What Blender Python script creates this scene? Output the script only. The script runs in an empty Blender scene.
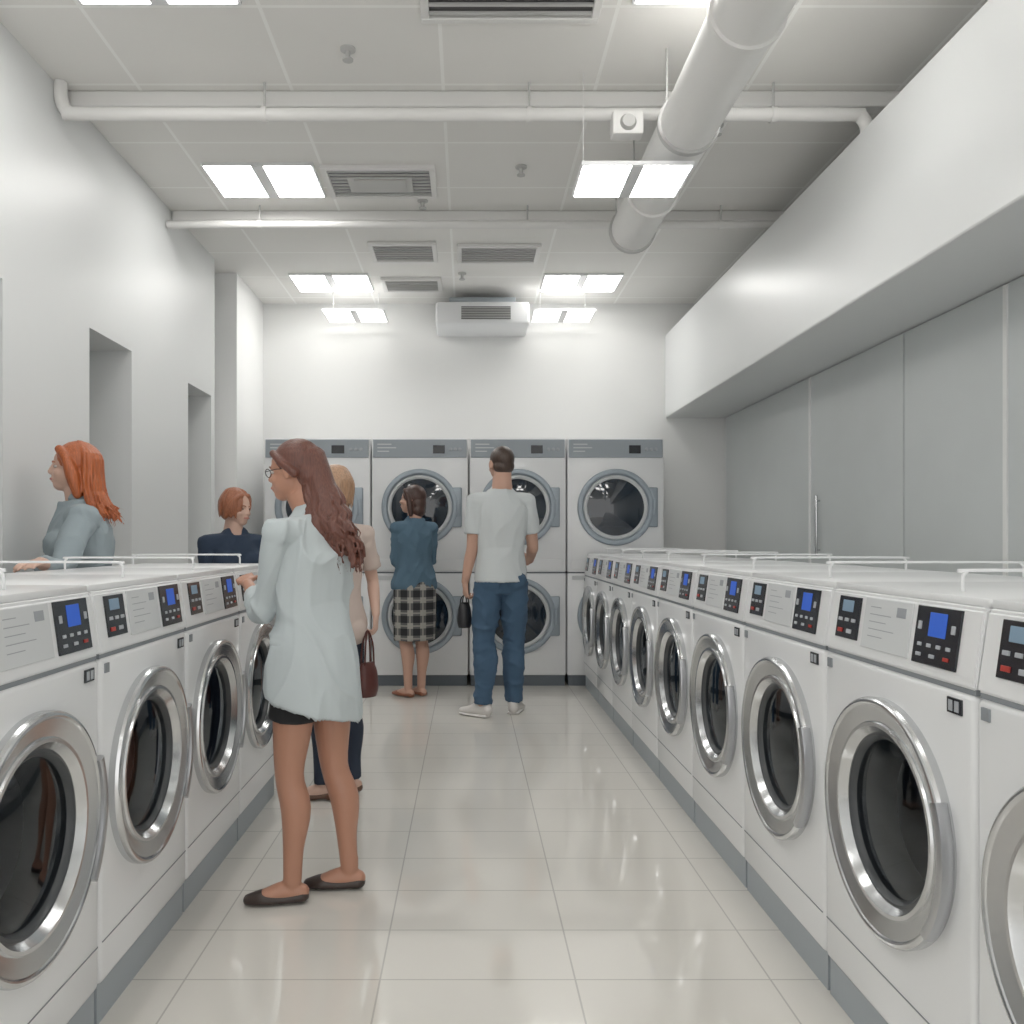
import bpy, bmesh, math, random
from mathutils import Vector, Matrix, noise
random.seed(4)
scene = bpy.context.scene
COL = scene.collection
V = Vector

# ------------------------------------------------------------------ materials
def mat(name, col, rough=0.5, metal=0.0, bump=0.0, bscale=60.0, bstretch=(1,1,1), coat=0.0, var=0.0, spec=0.5):
    m = bpy.data.materials.new(name); m.use_nodes = True
    nt = m.node_tree; b = nt.nodes['Principled BSDF']
    b.inputs['Base Color'].default_value = (*col, 1)
    b.inputs['Roughness'].default_value = rough
    b.inputs['Metallic'].default_value = metal
    b.inputs['Coat Weight'].default_value = coat
    b.inputs['Specular IOR Level'].default_value = spec
    if bump or var:
        tc = nt.nodes.new('ShaderNodeTexCoord'); mp = nt.nodes.new('ShaderNodeMapping')
        mp.inputs['Scale'].default_value = bstretch
        nz = nt.nodes.new('ShaderNodeTexNoise'); nz.inputs['Scale'].default_value = bscale
        nz.inputs['Detail'].default_value = 3
        nt.links.new(tc.outputs['Object'], mp.inputs['Vector']); nt.links.new(mp.outputs[0], nz.inputs['Vector'])
        if bump:
            bp = nt.nodes.new('ShaderNodeBump'); bp.inputs['Strength'].default_value = bump
            bp.inputs['Distance'].default_value = 0.004
            nt.links.new(nz.outputs['Fac'], bp.inputs['Height']); nt.links.new(bp.outputs[0], b.inputs['Normal'])
        if var:
            rp = nt.nodes.new('ShaderNodeValToRGB')
            rp.color_ramp.elements[0].position = 0.35; rp.color_ramp.elements[1].position = 0.65
            rp.color_ramp.elements[0].color = (*[c*(1-var) for c in col], 1)
            rp.color_ramp.elements[1].color = (*[min(1, c*(1+var)) for c in col], 1)
            nt.links.new(nz.outputs['Fac'], rp.inputs[0]); nt.links.new(rp.outputs[0], b.inputs['Base Color'])
    return m

def emis(name, col, s):
    m = bpy.data.materials.new(name); m.use_nodes = True
    b = m.node_tree.nodes['Principled BSDF']
    b.inputs['Base Color'].default_value = (*col, 1)
    b.inputs['Emission Color'].default_value = (*col, 1)
    b.inputs['Emission Strength'].default_value = s
    return m

def tile_mat(name, c1, c2, mortar, w, h, off, msize, rough, bumpk=0.15, spec=0.5, ior=1.5):
    m = bpy.data.materials.new(name); m.use_nodes = True
    nt = m.node_tree; b = nt.nodes['Principled BSDF']
    b.inputs['Specular IOR Level'].default_value = spec
    b.inputs['IOR'].default_value = ior
    tc = nt.nodes.new('ShaderNodeTexCoord'); mp = nt.nodes.new('ShaderNodeMapping')
    mp.inputs['Location'].default_value = (off[0], off[1], 0)
    br = nt.nodes.new('ShaderNodeTexBrick'); br.offset = 0; br.squash = 1
    br.inputs['Scale'].default_value = 1; br.inputs['Brick Width'].default_value = w
    br.inputs['Row Height'].default_value = h; br.inputs['Mortar Size'].default_value = msize
    br.inputs['Mortar Smooth'].default_value = 0.1
    br.inputs['Color1'].default_value = (*c1, 1); br.inputs['Color2'].default_value = (*c2, 1)
    br.inputs['Mortar'].default_value = (*mortar, 1)
    nt.links.new(tc.outputs['Object'], mp.inputs[0]); nt.links.new(mp.outputs[0], br.inputs[0])
    nz = nt.nodes.new('ShaderNodeTexNoise'); nz.inputs['Scale'].default_value = 2.2; nz.inputs['Detail'].default_value = 5
    nt.links.new(tc.outputs['Object'], nz.inputs['Vector'])
    mx = nt.nodes.new('ShaderNodeMix'); mx.data_type = 'RGBA'; mx.blend_type = 'MULTIPLY'
    rp = nt.nodes.new('ShaderNodeValToRGB')
    rp.color_ramp.elements[0].color = (0.96, 0.96, 0.955, 1); rp.color_ramp.elements[1].color = (1, 1, 1, 1)
    nt.links.new(nz.outputs['Fac'], rp.inputs[0])
    mx.inputs['Factor'].default_value = 1
    nt.links.new(br.outputs['Color'], mx.inputs['A']); nt.links.new(rp.outputs[0], mx.inputs['B'])
    nt.links.new(mx.outputs['Result'], b.inputs['Base Color'])
    b.inputs['Roughness'].default_value = rough
    bp = nt.nodes.new('ShaderNodeBump'); bp.inputs['Strength'].default_value = bumpk; bp.inputs['Distance'].default_value = 0.002
    bp.invert = True
    nt.links.new(br.outputs['Fac'], bp.inputs['Height']); nt.links.new(bp.outputs[0], b.inputs['Normal'])
    return m

def glass_mat(name, tint):
    m = bpy.data.materials.new(name); m.use_nodes = True
    nt = m.node_tree; nt.nodes.remove(nt.nodes['Principled BSDF'])
    out = nt.nodes['Material Output']
    tr = nt.nodes.new('ShaderNodeBsdfTransparent'); tr.inputs[0].default_value = (*tint, 1)
    gl = nt.nodes.new('ShaderNodeBsdfGlossy'); gl.inputs['Roughness'].default_value = 0.04
    gl.inputs[0].default_value = (0.8, 0.85, 0.9, 1)
    fr = nt.nodes.new('ShaderNodeFresnel'); fr.inputs[0].default_value = 1.45
    mx = nt.nodes.new('ShaderNodeMixShader')
    nt.links.new(fr.outputs[0], mx.inputs[0]); nt.links.new(tr.outputs[0], mx.inputs[1]); nt.links.new(gl.outputs[0], mx.inputs[2])
    nt.links.new(mx.outputs[0], out.inputs[0])
    return m

M = {}
M['wall'] = mat('wall_paint', (0.73, 0.745, 0.745), 0.40, bump=0.015, bscale=3, spec=0.65)
M['wallback'] = mat('back_wall_paint', (0.79, 0.795, 0.785), 0.6)
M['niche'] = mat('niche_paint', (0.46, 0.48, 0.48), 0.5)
M['bulk'] = mat('bulkhead_panel', (0.73, 0.745, 0.745), 0.31, bump=0.015, bscale=2, spec=0.85)
M['panel'] = mat('closet_panel', (0.57, 0.60, 0.60), 0.35, var=0.03, bscale=1.5)
M['ceil'] = tile_mat('ceiling_tiles', (0.85, 0.84, 0.815), (0.83, 0.82, 0.795), (0.95, 0.95, 0.93), 0.757, 0.6, (0.88, 0.10), 0.009, 0.8)
M['floor'] = tile_mat('floor_tiles', (0.74, 0.715, 0.665), (0.725, 0.70, 0.65), (0.50, 0.485, 0.45), 0.555, 0.3, (0.25, 0.04), 0.0028, 0.05, 0.04, spec=0.5, ior=1.9)
M['white'] = mat('white_enamel', (0.82, 0.83, 0.84), 0.3, coat=0.2)
M['whitep'] = mat('white_plastic', (0.78, 0.79, 0.80), 0.35)
M['pipe'] = mat('painted_pipe', (0.77, 0.765, 0.75), 0.45, bump=0.05, bscale=20)
M['kick'] = mat('kick_grey', (0.36, 0.40, 0.43), 0.45)
M['dkick'] = mat('dark_kick_grey', (0.11, 0.13, 0.15), 0.5)
M['seam'] = mat('seam_grey', (0.24, 0.26, 0.28), 0.6)
M['chrome'] = mat('brushed_chrome', (0.62, 0.63, 0.64), 0.22, metal=1.0, bump=0.06, bscale=12)
M['chrome2'] = mat('satin_chrome', (0.52, 0.53, 0.55), 0.28, metal=1.0)
M['steel'] = mat('drum_steel', (0.42, 0.43, 0.46), 0.3, metal=1.0)
M['rubber'] = mat('dark_gasket', (0.045, 0.05, 0.055), 0.35)
M['glass'] = glass_mat('door_glass', (0.40, 0.44, 0.50))
M['dglass'] = mat('dryer_glass', (0.010, 0.018, 0.030), 0.06, coat=0.5)
M['dring'] = mat('dryer_ring_grey', (0.31, 0.36, 0.405), 0.35, metal=0.2)
M['dhead'] = mat('dryer_header_grey', (0.32, 0.36, 0.395), 0.4)
M['black'] = mat('black_panel', (0.008, 0.010, 0.016), 0.2)
M['blue'] = emis('blue_screen', (0.015, 0.07, 0.38), 0.5)
M['cyan'] = emis('pale_screen', (0.16, 0.24, 0.32), 0.2)
M['red'] = mat('red_button', (0.40, 0.03, 0.02), 0.4)
M['grey'] = mat('grey_button', (0.40, 0.42, 0.45), 0.4)
M['label'] = mat('label_grey', (0.64, 0.66, 0.67), 0.5)
M['ink'] = mat('ink_grey', (0.34, 0.36, 0.39), 0.6)
M['vent'] = mat('vent_grey', (0.52, 0.52, 0.51), 0.5)
M['dark'] = mat('dark_slot', (0.10, 0.10, 0.10), 0.7)
M['tube'] = emis('lamp_diffuser', (1.0, 0.985, 0.95), 13.0)
M['tubedim'] = emis('soft_lamp_diffuser', (1.0, 0.985, 0.95), 4.5)
M['eyew'] = mat('eye_white', (0.55, 0.50, 0.47), 0.25)
M['iris'] = mat('iris_dark', (0.03, 0.02, 0.015), 0.1)
M['lips'] = mat('lips', (0.47, 0.19, 0.16), 0.45)

# ------------------------------------------------------------------ mesh helpers
def finish(bm, name, mats, parent=None, loc=(0,0,0), angle=35, smooth=True, recalc=True):
    if recalc: bmesh.ops.recalc_face_normals(bm, faces=bm.faces)
    me = bpy.data.meshes.new(name); bm.to_mesh(me); bm.free()
    if not isinstance(mats, (list, tuple)): mats = [mats]
    for m_ in mats: me.materials.append(m_)
    if smooth:
        for p in me.polygons: p.use_smooth = True
        if angle < 180: me.set_sharp_from_angle(angle=math.radians(angle))
    ob = bpy.data.objects.new(name, me); ob.location = loc
    COL.objects.link(ob)
    if parent: ob.parent = parent
    return ob

def box(bm, a, b, bev=0.0, mi=0, seg=2):
    a = V(a); b = V(b)
    r = bmesh.ops.create_cube(bm, size=1)
    vs = r['verts']; c = (a+b)/2; d = b-a
    for v in vs: v.co = V((v.co.x*d.x+c.x, v.co.y*d.y+c.y, v.co.z*d.z+c.z))
    fs = set(f for v in vs for f in v.link_faces)
    for f in fs: f.material_index = mi
    if bev > 0:
        es = list(set(e for v in vs for e in v.link_edges))
        bmesh.ops.bevel(bm, geom=es, offset=bev, segments=seg, affect='EDGES', profile=0.5, material=-1)

def lathe(bm, prof, c=(0,0,0), seg=64, closed=True, mi=0, axis='Y'):
    c = V(c); rings = []
    for (r, h) in prof:
        ring = []
        if r < 1e-6:
            p = V((0, h, 0)) if axis == 'Y' else V((0, 0, h))
            v = bm.verts.new(c+p); ring = [v]*seg
        else:
            for i in range(seg):
                a = 2*math.pi*i/seg
                p = V((r*math.cos(a), h, r*math.sin(a))) if axis == 'Y' else V((r*math.cos(a), r*math.sin(a), h))
                ring.append(bm.verts.new(c+p))
        rings.append(ring)
    n = len(rings)
    for k in range(n if closed else n-1):
        A = rings[k]; B = rings[(k+1) % n]
        for i in range(seg):
            j = (i+1) % seg
            vs = []
            for v in (A[i], A[j], B[j], B[i]):
                if v not in vs: vs.append(v)
            if len(vs) >= 3:
                try:
                    f = bm.faces.new(vs); f.material_index = mi
                except ValueError: pass

def crom(P, R, sub):
    if len(P) < 3 or sub < 2:
        return P, R
    oP, oR = [], []
    n = len(P)
    for i in range(n-1):
        p0 = P[max(i-1, 0)]; p1 = P[i]; p2 = P[i+1]; p3 = P[min(i+2, n-1)]
        r0 = R[max(i-1, 0)]; r1 = R[i]; r2 = R[i+1]; r3 = R[min(i+2, n-1)]
        for k in range(sub):
            t = k/sub
            def cr(a, b, c, d): return 0.5*((2*b)+(c-a)*t+(2*a-5*b+4*c-d)*t*t+(3*b-a-3*c+d)*t**3)
            oP.append(V([cr(p0[q], p1[q], p2[q], p3[q]) for q in range(3)]))
            oR.append(tuple(max(0.001, cr(r0[q], r1[q], r2[q], r3[q])) for q in range(2)))
    oP.append(P[-1]); oR.append(R[-1])
    return oP, oR

def tube(bm, pts, rads, side=None, seg=14, sub=4, cap='round', mi=0):
    P = [V(p) for p in pts]
    R = [(r, r) if not isinstance(r, (tuple, list)) else tuple(r) for r in rads]
    P, R = crom(P, R, sub)
    n = len(P); frames = []
    prev = V(side) if side is not None else None
    for i in range(n):
        t = (P[min(i+1, n-1)]-P[max(i-1, 0)])
        t = t.normalized() if t.length > 1e-9 else V((0, 0, 1))
        if prev is None:
            prev = V((1, 0, 0)) if abs(t.x) < 0.8 else V((0, 1, 0))
        s = prev - t*prev.dot(t)
        if s.length < 1e-6: s = t.orthogonal()
        s.normalize(); b = t.cross(s)
        frames.append((P[i], t, s, b, R[i]))
        if side is None: prev = s
        else: prev = V(side)
    rings = []
    def ring(p, s, b, ra, rb):
        return [bm.verts.new(p+s*(ra*math.cos(2*math.pi*k/seg))+b*(rb*math.sin(2*math.pi*k/seg))) for k in range(seg)]
    p, t, s, b, r = frames[0]; m_ = min(r)
    if cap == 'round':
        v0 = bm.verts.new(p-t*m_)
        rings.append(ring(p-t*m_*0.87, s, b, r[0]*0.5, r[1]*0.5)); rings.append(ring(p-t*m_*0.5, s, b, r[0]*0.87, r[1]*0.87))
    else: v0 = bm.verts.new(p)
    for (p, t, s, b, r) in frames: rings.append(ring(p, s, b, r[0], r[1]))
    m_ = min(r)
    if cap == 'round':
        rings.append(ring(p+t*m_*0.5, s, b, r[0]*0.87, r[1]*0.87)); rings.append(ring(p+t*m_*0.87, s, b, r[0]*0.5, r[1]*0.5))
        v1 = bm.verts.new(p+t*m_)
    else: v1 = bm.verts.new(p)
    for k in range(seg):
        j = (k+1) % seg
        f = bm.faces.new((v0, rings[0][j], rings[0][k])); f.material_index = mi
        f = bm.faces.new((v1, rings[-1][k], rings[-1][j])); f.material_index = mi
        for q in range(len(rings)-1):
            f = bm.faces.new((rings[q][k], rings[q][j], rings[q+1][j], rings[q+1][k])); f.material_index = mi

def ell(bm, c, r, rot=None, sub=3):
    mt = Matrix.Translation(V(c))
    if rot is not None: mt = mt @ rot.to_4x4()
    mt = mt @ Matrix.Diagonal((r[0], r[1], r[2], 1))
    bmesh.ops.create_icosphere(bm, subdivisions=sub, radius=1, matrix=mt)

def remesh(ob, voxel, smooth=3, fac=0.5):
    m1 = ob.modifiers.new('r', 'REMESH'); m1.mode = 'VOXEL'; m1.voxel_size = voxel; m1.use_smooth_shade = True
    if smooth:
        m2 = ob.modifiers.new('s', 'SMOOTH'); m2.iterations = smooth; m2.factor = fac
    dg = bpy.context.evaluated_depsgraph_get()
    me = bpy.data.meshes.new_from_object(ob.evaluated_get(dg))
    mats = [s.material for s in ob.material_slots]
    ob.modifiers.clear(); old = ob.data; ob.data = me; me.name = old.name
    if len(me.materials) == 0:
        for m_ in mats: me.materials.append(m_)
    for p in me.polygons: p.use_smooth = True
    bpy.data.meshes.remove(old)
    return ob

def struct(ob): ob['kind'] = 'structure'; return ob
def empty(name, loc=(0,0,0), rot=0, label=None, cat=None, group=None):
    e = bpy.data.objects.new(name, None); e.empty_display_size = 0.1
    e.location = loc; e.rotation_euler = (0, 0, rot); COL.objects.link(e)
    tag(e, label, cat, group); return e
def tag(o, label=None, cat=None, group=None):
    if label: o['label'] = label
    if cat: o['category'] = cat
    if group: o['group'] = group
    return o
def copy_tree(root, loc=None, rot=None):
    n = root.copy(); COL.objects.link(n)
    if loc is not None: n.location = loc
    if rot is not None: n.rotation_euler = (0, 0, rot)
    def rec(src, dst):
        for ch in list(src.children):
            c = ch.copy(); COL.objects.link(c); c.parent = dst
            rec(ch, c)
    rec(root, n)
    return n

# ------------------------------------------------------------------ room
CZ = 3.5
def sbox(name, parts, m_, bev=0):
    bm = bmesh.new()
    for a, b in parts: box(bm, a, b, bev)
    return struct(finish(bm, name, m_, smooth=False))
Y0 = -2.5
sbox('floor', [((-2.6, Y0, -0.1), (2.6, 8.0, 0))], M['floor'])
sbox('ceiling', [((-2.6, Y0, CZ), (2.6, 8.0, CZ+0.1))], M['ceil'])
sbox('wall_back', [((-2.6, 7.9, 0), (2.6, 8.05, CZ))], M['wallback'])
XL = -2.03
sbox('wall_left', [((-2.53, Y0, 0), (XL, 3.0, CZ)), ((-2.53, 3.62, 0), (XL, 4.45, 2.39)), ((-2.53, 5.01, 0), (XL, 6.02, 2.39)),
                   ((-2.53, 6.56, 0), (XL, 6.65, 2.39)), ((-2.53, 3.0, 2.39), (XL, 6.65, CZ))], M['wall'])
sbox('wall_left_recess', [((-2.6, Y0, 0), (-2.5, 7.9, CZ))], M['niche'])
sbox('wall_pillar', [((-2.5, 7.0, 0), (-1.95, 7.9, CZ))], mat('pillar_paint', (.90, .905, .90), .6))
sbox('wall_right', [((2.45, Y0, 0), (2.6, 7.9, CZ))], M['wall'])
bm = bmesh.new(); box(bm, (1.875, Y0, 2.41), (2.449, 7.899, 3.2), 0.01)
struct(finish(bm, 'wall_bulkhead', M['bulk'], smooth=False))
ys = [0.9, 2.3, 3.74, 4.62, 5.88, 7.8]
for i in range(5):
    bm = bmesh.new(); box(bm, (2.425, ys[i]+0.006, 0.05), (2.449, ys[i+1]-0.006, 2.405), 0.003)
    d = struct(finish(bm, 'door_%d' % (i+1), M['panel'], smooth=False))
    if i == 3:
        bm = bmesh.new()
        tube(bm, [(2.40, 5.72, 1.15), (2.40, 5.72, 1.55)], [0.01, 0.01], sub=1)
        tube(bm, [(2.43, 5.72, 1.18), (2.40, 5.72, 1.18)], [0.007, 0.007], sub=1)
        tube(bm, [(2.43, 5.72, 1.52), (2.40, 5.72, 1.52)], [0.007, 0.007], sub=1)
        h = finish(bm, 'handle', M['chrome'], parent=d)
for i, y in enumerate([3.74, 5.88]):
    bm = bmesh.new(); box(bm, (2.417, y-0.015, 0), (2.449, y+0.015, 2.4), 0.003)
    struct(finish(bm, 'trim_%d' % (i+1), M['wallback'], smooth=False))
bm = bmesh.new(); box(bm, (-2.029, 3.62, 0), (-2.015, 4.45, 0.1), 0.003)
struct(finish(bm, 'baseboard_left', M['wallback'], smooth=False))
for i, (y, zb) in enumerate([(4.15, 3.42), (5.66, 3.43)]):
    bm = bmesh.new(); box(bm, (-2.02, y, zb), (2.44, y+0.10, CZ-0.001), 0.01)
    struct(finish(bm, 'trim_%d' % (i+3), M['pipe'], smooth=False))

# ------------------------------------------------------------------ ceiling lights
def lamp_fixture(dm):
    root = empty('ceiling_light')
    bm = bmesh.new(); w, l = 0.335, 0.235
    box(bm, (-w, -l, -0.018), (w, -l+0.012, 0)); box(bm, (-w, l-0.012, -0.018), (w, l, 0))
    box(bm, (-w, -l+0.012, -0.018), (-w+0.012, l-0.012, 0)); box(bm, (w-0.012, -l+0.012, -0.018), (w, l-0.012, 0))
    box(bm, (-0.036, -l+0.012, -0.022), (0.036, l-0.012, 0)); box(bm, (-w+0.012, -l+0.012, -0.010), (w-0.012, l-0.012, 0))
    finish(bm, 'lamp_housing', M['whitep'], parent=root, smooth=False)
    for sx in (-1, 1):
        bm = bmesh.new()
        cx = sx*(0.036+(w-0.012))/2
        hw = (w-0.012-0.036)/2-0.001
        box(bm, (cx-hw, -l+0.013, -0.021), (cx+hw, l-0.013, -0.011), 0.002)
        finish(bm, 'lamp_diffuser', dm, parent=root, smooth=False)
    return root
L0 = lamp_fixture(M['tube'])
lamps = [(-1.26, 5.18), (-1.18, 7.23), (0.98, 7.23), (-1.28, 3.23), (1.02, 3.23), (-1.28, 1.2), (1.02, 1.2), (-1.28, -0.9), (1.02, -0.9)]  # unseen rows overhead and behind the camera continue the grid, added for light
for i, (x, y) in enumerate(lamps):
    o = L0 if i == 0 else copy_tree(L0)
    o.location = (x, y, CZ)
    tag(o, 'bright twin-panel fluorescent light set in tiled ceiling', 'ceiling light', 'recessed twin-panel ceiling lights')
L1 = lamp_fixture(M['tubedim'])
for i, (x, y) in enumerate([(-1.02, 7.55), (0.86, 7.55)]):
    o = L1 if i == 0 else copy_tree(L1)
    o.location = (x, y, 3.30); o.scale = (0.82, 0.85, 1)
    tag(o, 'twin-panel light hung just below ceiling near back wall', 'ceiling light', 'hung twin-panel lights by back wall')
for o in [q for q in bpy.data.objects if q.name.startswith('ceiling_light') and abs(q.location.y-7.55) < .01]:
    bm = bmesh.new()
    for sx in (-0.25, 0.25): tube(bm, [(sx, 0, 0), (sx, 0, CZ-3.30-0.002)], [0.003, 0.003], sub=1, cap='flat')
    finish(bm, 'hanging_rod', M['pipe'], parent=o)
o = copy_tree(L0); o.location = (0.766, 3.91, 2.955); o.scale = (0.76, 0.76, 1)
tag(o, 'bright twin-panel light hung beneath round air duct', 'ceiling light')
bm = bmesh.new(); tube(bm, [(-0.28, 0.1, 0), (-0.28, 0.1, CZ-2.955-0.002)], [0.0022, 0.0022], sub=1, cap='flat'); tube(bm, [(0.28, 0, 0), (0.28, 0, 0.07)], [0.003, 0.003], sub=1, cap='flat')
finish(bm, 'hanging_rod', M['pipe'], parent=o)

def vent(x0, x1, y0, y1, label, n=7, back='dark'):
    root = empty('ceiling_vent', ((x0+x1)/2, (y0+y1)/2, CZ), label=label, cat='vent')
    w = (x1-x0)/2; l = (y1-y0)/2; bm = bmesh.new(); f = 0.035
    box(bm, (-w, -l, -0.025), (w, -l+f, 0), 0.004); box(bm, (-w, l-f, -0.025), (w, l, 0), 0.004)
    box(bm, (-w, -l+f, -0.025), (-w+f, l-f, 0), 0.004); box(bm, (w-f, -l+f, -0.025), (w, l-f, 0), 0.004)
    finish(bm, 'vent_frame', M['pipe'], parent=root, smooth=False)
    bm = bmesh.new()
    box(bm, (-w+f, -l+f, -0.006), (w-f, l-f, 0), 0, 1)
    for i in range(n):
        y = -l+f+(i+0.5)*(2*l-2*f)/n
        box(bm, (-w+f, y-0.006, -0.022), (w-f, y+0.008, -0.012), 0, 0)
    finish(bm, 'louver_grille', [M['vent'], M[back]], parent=root, smooth=False)
    # centre duct collar box behind the slats
    return root
root = vent(-0.89, -0.2, 4.97, 5.42, 'square louvred air diffuser in tiled ceiling', 8, 'seam')
bm = bmesh.new(); box(bm, (-.2, -.11, -.032), (.2, .11, -.024), .003); box(bm, (-.16, -.085, -.038), (.16, .085, -.032), .002); finish(bm, 'vent_plate', M['vent'], parent=root, smooth=False)
vent(-0.76, -0.24, 6.25, 6.67, 'small louvred air grille in tiled ceiling', 7)
vent(-0.085, 0.56, 6.3, 6.7, 'wide louvred air grille in tiled ceiling', 7)
vent(-0.75, -0.23, 7.1, 7.47, 'small louvred air grille close to back wall', 6)
vent(-0.2, 0.56, 3.0, 3.58, 'dark slatted return air grille in ceiling', 9)

root = empty('air_conditioner', (0.13, 7.9, 3.27), label='white wall air conditioner with dark louvre below ceiling', cat='air conditioner')
bm = bmesh.new(); box(bm, (-0.42, -0.5, -0.09), (0.42, -0.001, 0.11), 0.025, seg=3); finish(bm, 'housing', M['whitep'], parent=root)
bm = bmesh.new(); box(bm, (-0.19, -0.512, -0.05), (0.25, -0.5, 0.06), 0, 1)
for i in range(7): box(bm, (-0.19, -0.522, -0.045+i*0.015), (0.25, -0.51, -0.039+i*0.015), 0, 0)
finish(bm, 'louver_grille', [M['vent'], M['dark']], parent=root, smooth=False)
bm = bmesh.new(); box(bm, (-0.3, -0.42, 0.11), (0.3, -0.1, 0.17), 0.01); finish(bm, 'mounting_bracket', M['kick'], parent=root)

def pipe(pts, r, label, name='ceiling_pipe', rings=()):
    base = V(pts[0]); root = empty(name, base, label=label, cat='pipe')
    bm = bmesh.new(); tube(bm, [V(p)-base for p in pts], [r]*len(pts), seg=20, sub=6, cap='flat'); finish(bm, 'pipe_run', M['pipe'], parent=root, angle=50)
    for q in rings:
        bm = bmesh.new(); d = V(q)-base
        lathe(bm, [(r, -0.012), (r*1.2, -0.012), (r*1.2, 0.012), (r, 0.012)], (0, 0, 0), 24)
        o = finish(bm, 'pipe_collar', M['pipe'], parent=root, loc=d)
        o.rotation_euler = (0, 0, math.pi/2)
        bm = bmesh.new(); tube(bm, [(0, 0, r), (0, 0, CZ-q[2]-0.001)], [0.006, 0.006], sub=1, cap='flat'); finish(bm, 'hanging_rod', M['vent'], parent=root, loc=d)
    return root
pipe([(-2.0, 4.08, 3.499), (-2.0, 4.08, 3.42), (-1.97, 4.08, 3.36), (-1.9, 4.08, 3.345), (-1, 4.08, 3.34), (0, 4.08, 3.34), (1.0, 4.08, 3.34), (1.86, 4.08, 3.34), (1.93, 4.08, 3.33), (1.96, 4.08, 3.28), (1.96, 4.08, 3.201)], 0.032,
     'thin white water pipe crossing under tiled ceiling', rings=[(-1.0, 4.08, 3.34), (0.3, 4.08, 3.34), (1.5, 4.08, 3.34)])
pipe([(-2.02, 5.58, 3.37), (-1, 5.58, 3.37), (0, 5.58, 3.37), (1, 5.58, 3.37), (2.44, 5.58, 3.37)], 0.026, 'second thin white pipe crossing under ceiling', rings=[(-1.4, 5.58, 3.37), (0.4, 5.58, 3.37), (1.7, 5.58, 3.37)])
root = empty('air_duct', (1.01, 3.7, 3.155), label='large round white air duct hung beneath ceiling', cat='duct')
bm = bmesh.new()
tube(bm, [(0, -6.0, 0), (0, -3, 0), (0, -1, 0), (0, 0.8, 0), (0, 1.4, 0)], [0.13]*5, side=(1, 0, 0), seg=36, sub=3, cap='flat')
finish(bm, 'duct_run', M['pipe'], parent=root, angle=50)
bm = bmesh.new(); tube(bm, [(0, 1.4, 0), (0.0, 1.47, 0.0), (.02, 1.54, .03), (.04, 1.58, .10), (.04, 1.59, .20), (.04, 1.59, .344)], [.095]*6, side=(1, 0, 0), seg=32, sub=5, cap='flat'); finish(bm, 'duct_elbow', M['pipe'], parent=root, angle=50)
for y in (-1.6, -0.7, 0.1, 0.85, 1.4):
    bm = bmesh.new(); lathe(bm, [(0.129, -0.018), (0.143, -0.016), (0.143, 0.016), (0.129, 0.018)], (0, 0, 0), 40)
    finish(bm, 'duct_collar', M['vent'] if y in (0.1, 1.4) else M['pipe'], parent=root, loc=(0, y, 0))
    bm = bmesh.new(); tube(bm, [(-0.10, 0, 0.09), (-0.10, 0, 0.344)], [0.005]*2, sub=1, cap='flat'); tube(bm, [(0.10, 0, 0.09), (0.10, 0, 0.344)], [0.005]*2, sub=1, cap='flat')
    finish(bm, 'hanging_rod', M['vent'], parent=root, loc=(0, y, 0))
root = empty('junction_box', (0.765, 4.02, 3.25), label='small white junction box fixed beside round duct', cat='junction box')
bm = bmesh.new(); box(bm, (-0.075, -0.06, -0.06), (0.075, 0.02, 0.055), 0.012); finish(bm, 'housing', M['pipe'], parent=root)
bm = bmesh.new(); lathe(bm, [(0, -0.08), (0.03, -0.08), (0.04, -0.06), (0.04, -0.055), (0, -0.055)], (0.0, 0, -0.005), 24, closed=False); finish(bm, 'cover', M['vent'], parent=root)
for (x, y, z) in [(-0.55, 3.8, 3.5), (0.32, 5.0, 3.5), (-0.3, 5.5, 3.5), (1.35, 4.5, 3.5), (-0.05, 7.0, 3.5)]:
    root = empty('sprinkler_head', (x, y, z), label='small white sprinkler head on ceiling tile', cat='sprinkler', group='ceiling sprinkler heads')
    bm = bmesh.new(); lathe(bm, [(0, 0), (0.035, 0), (0.035, -0.008), (0.012, -0.015), (0.012, -0.045), (0.025, -0.05), (0.025, -0.055), (0, -0.055)], (0, 0, 0), 20, closed=False, axis='Z')
    finish(bm, 'nozzle', M['vent'], parent=root)

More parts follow.
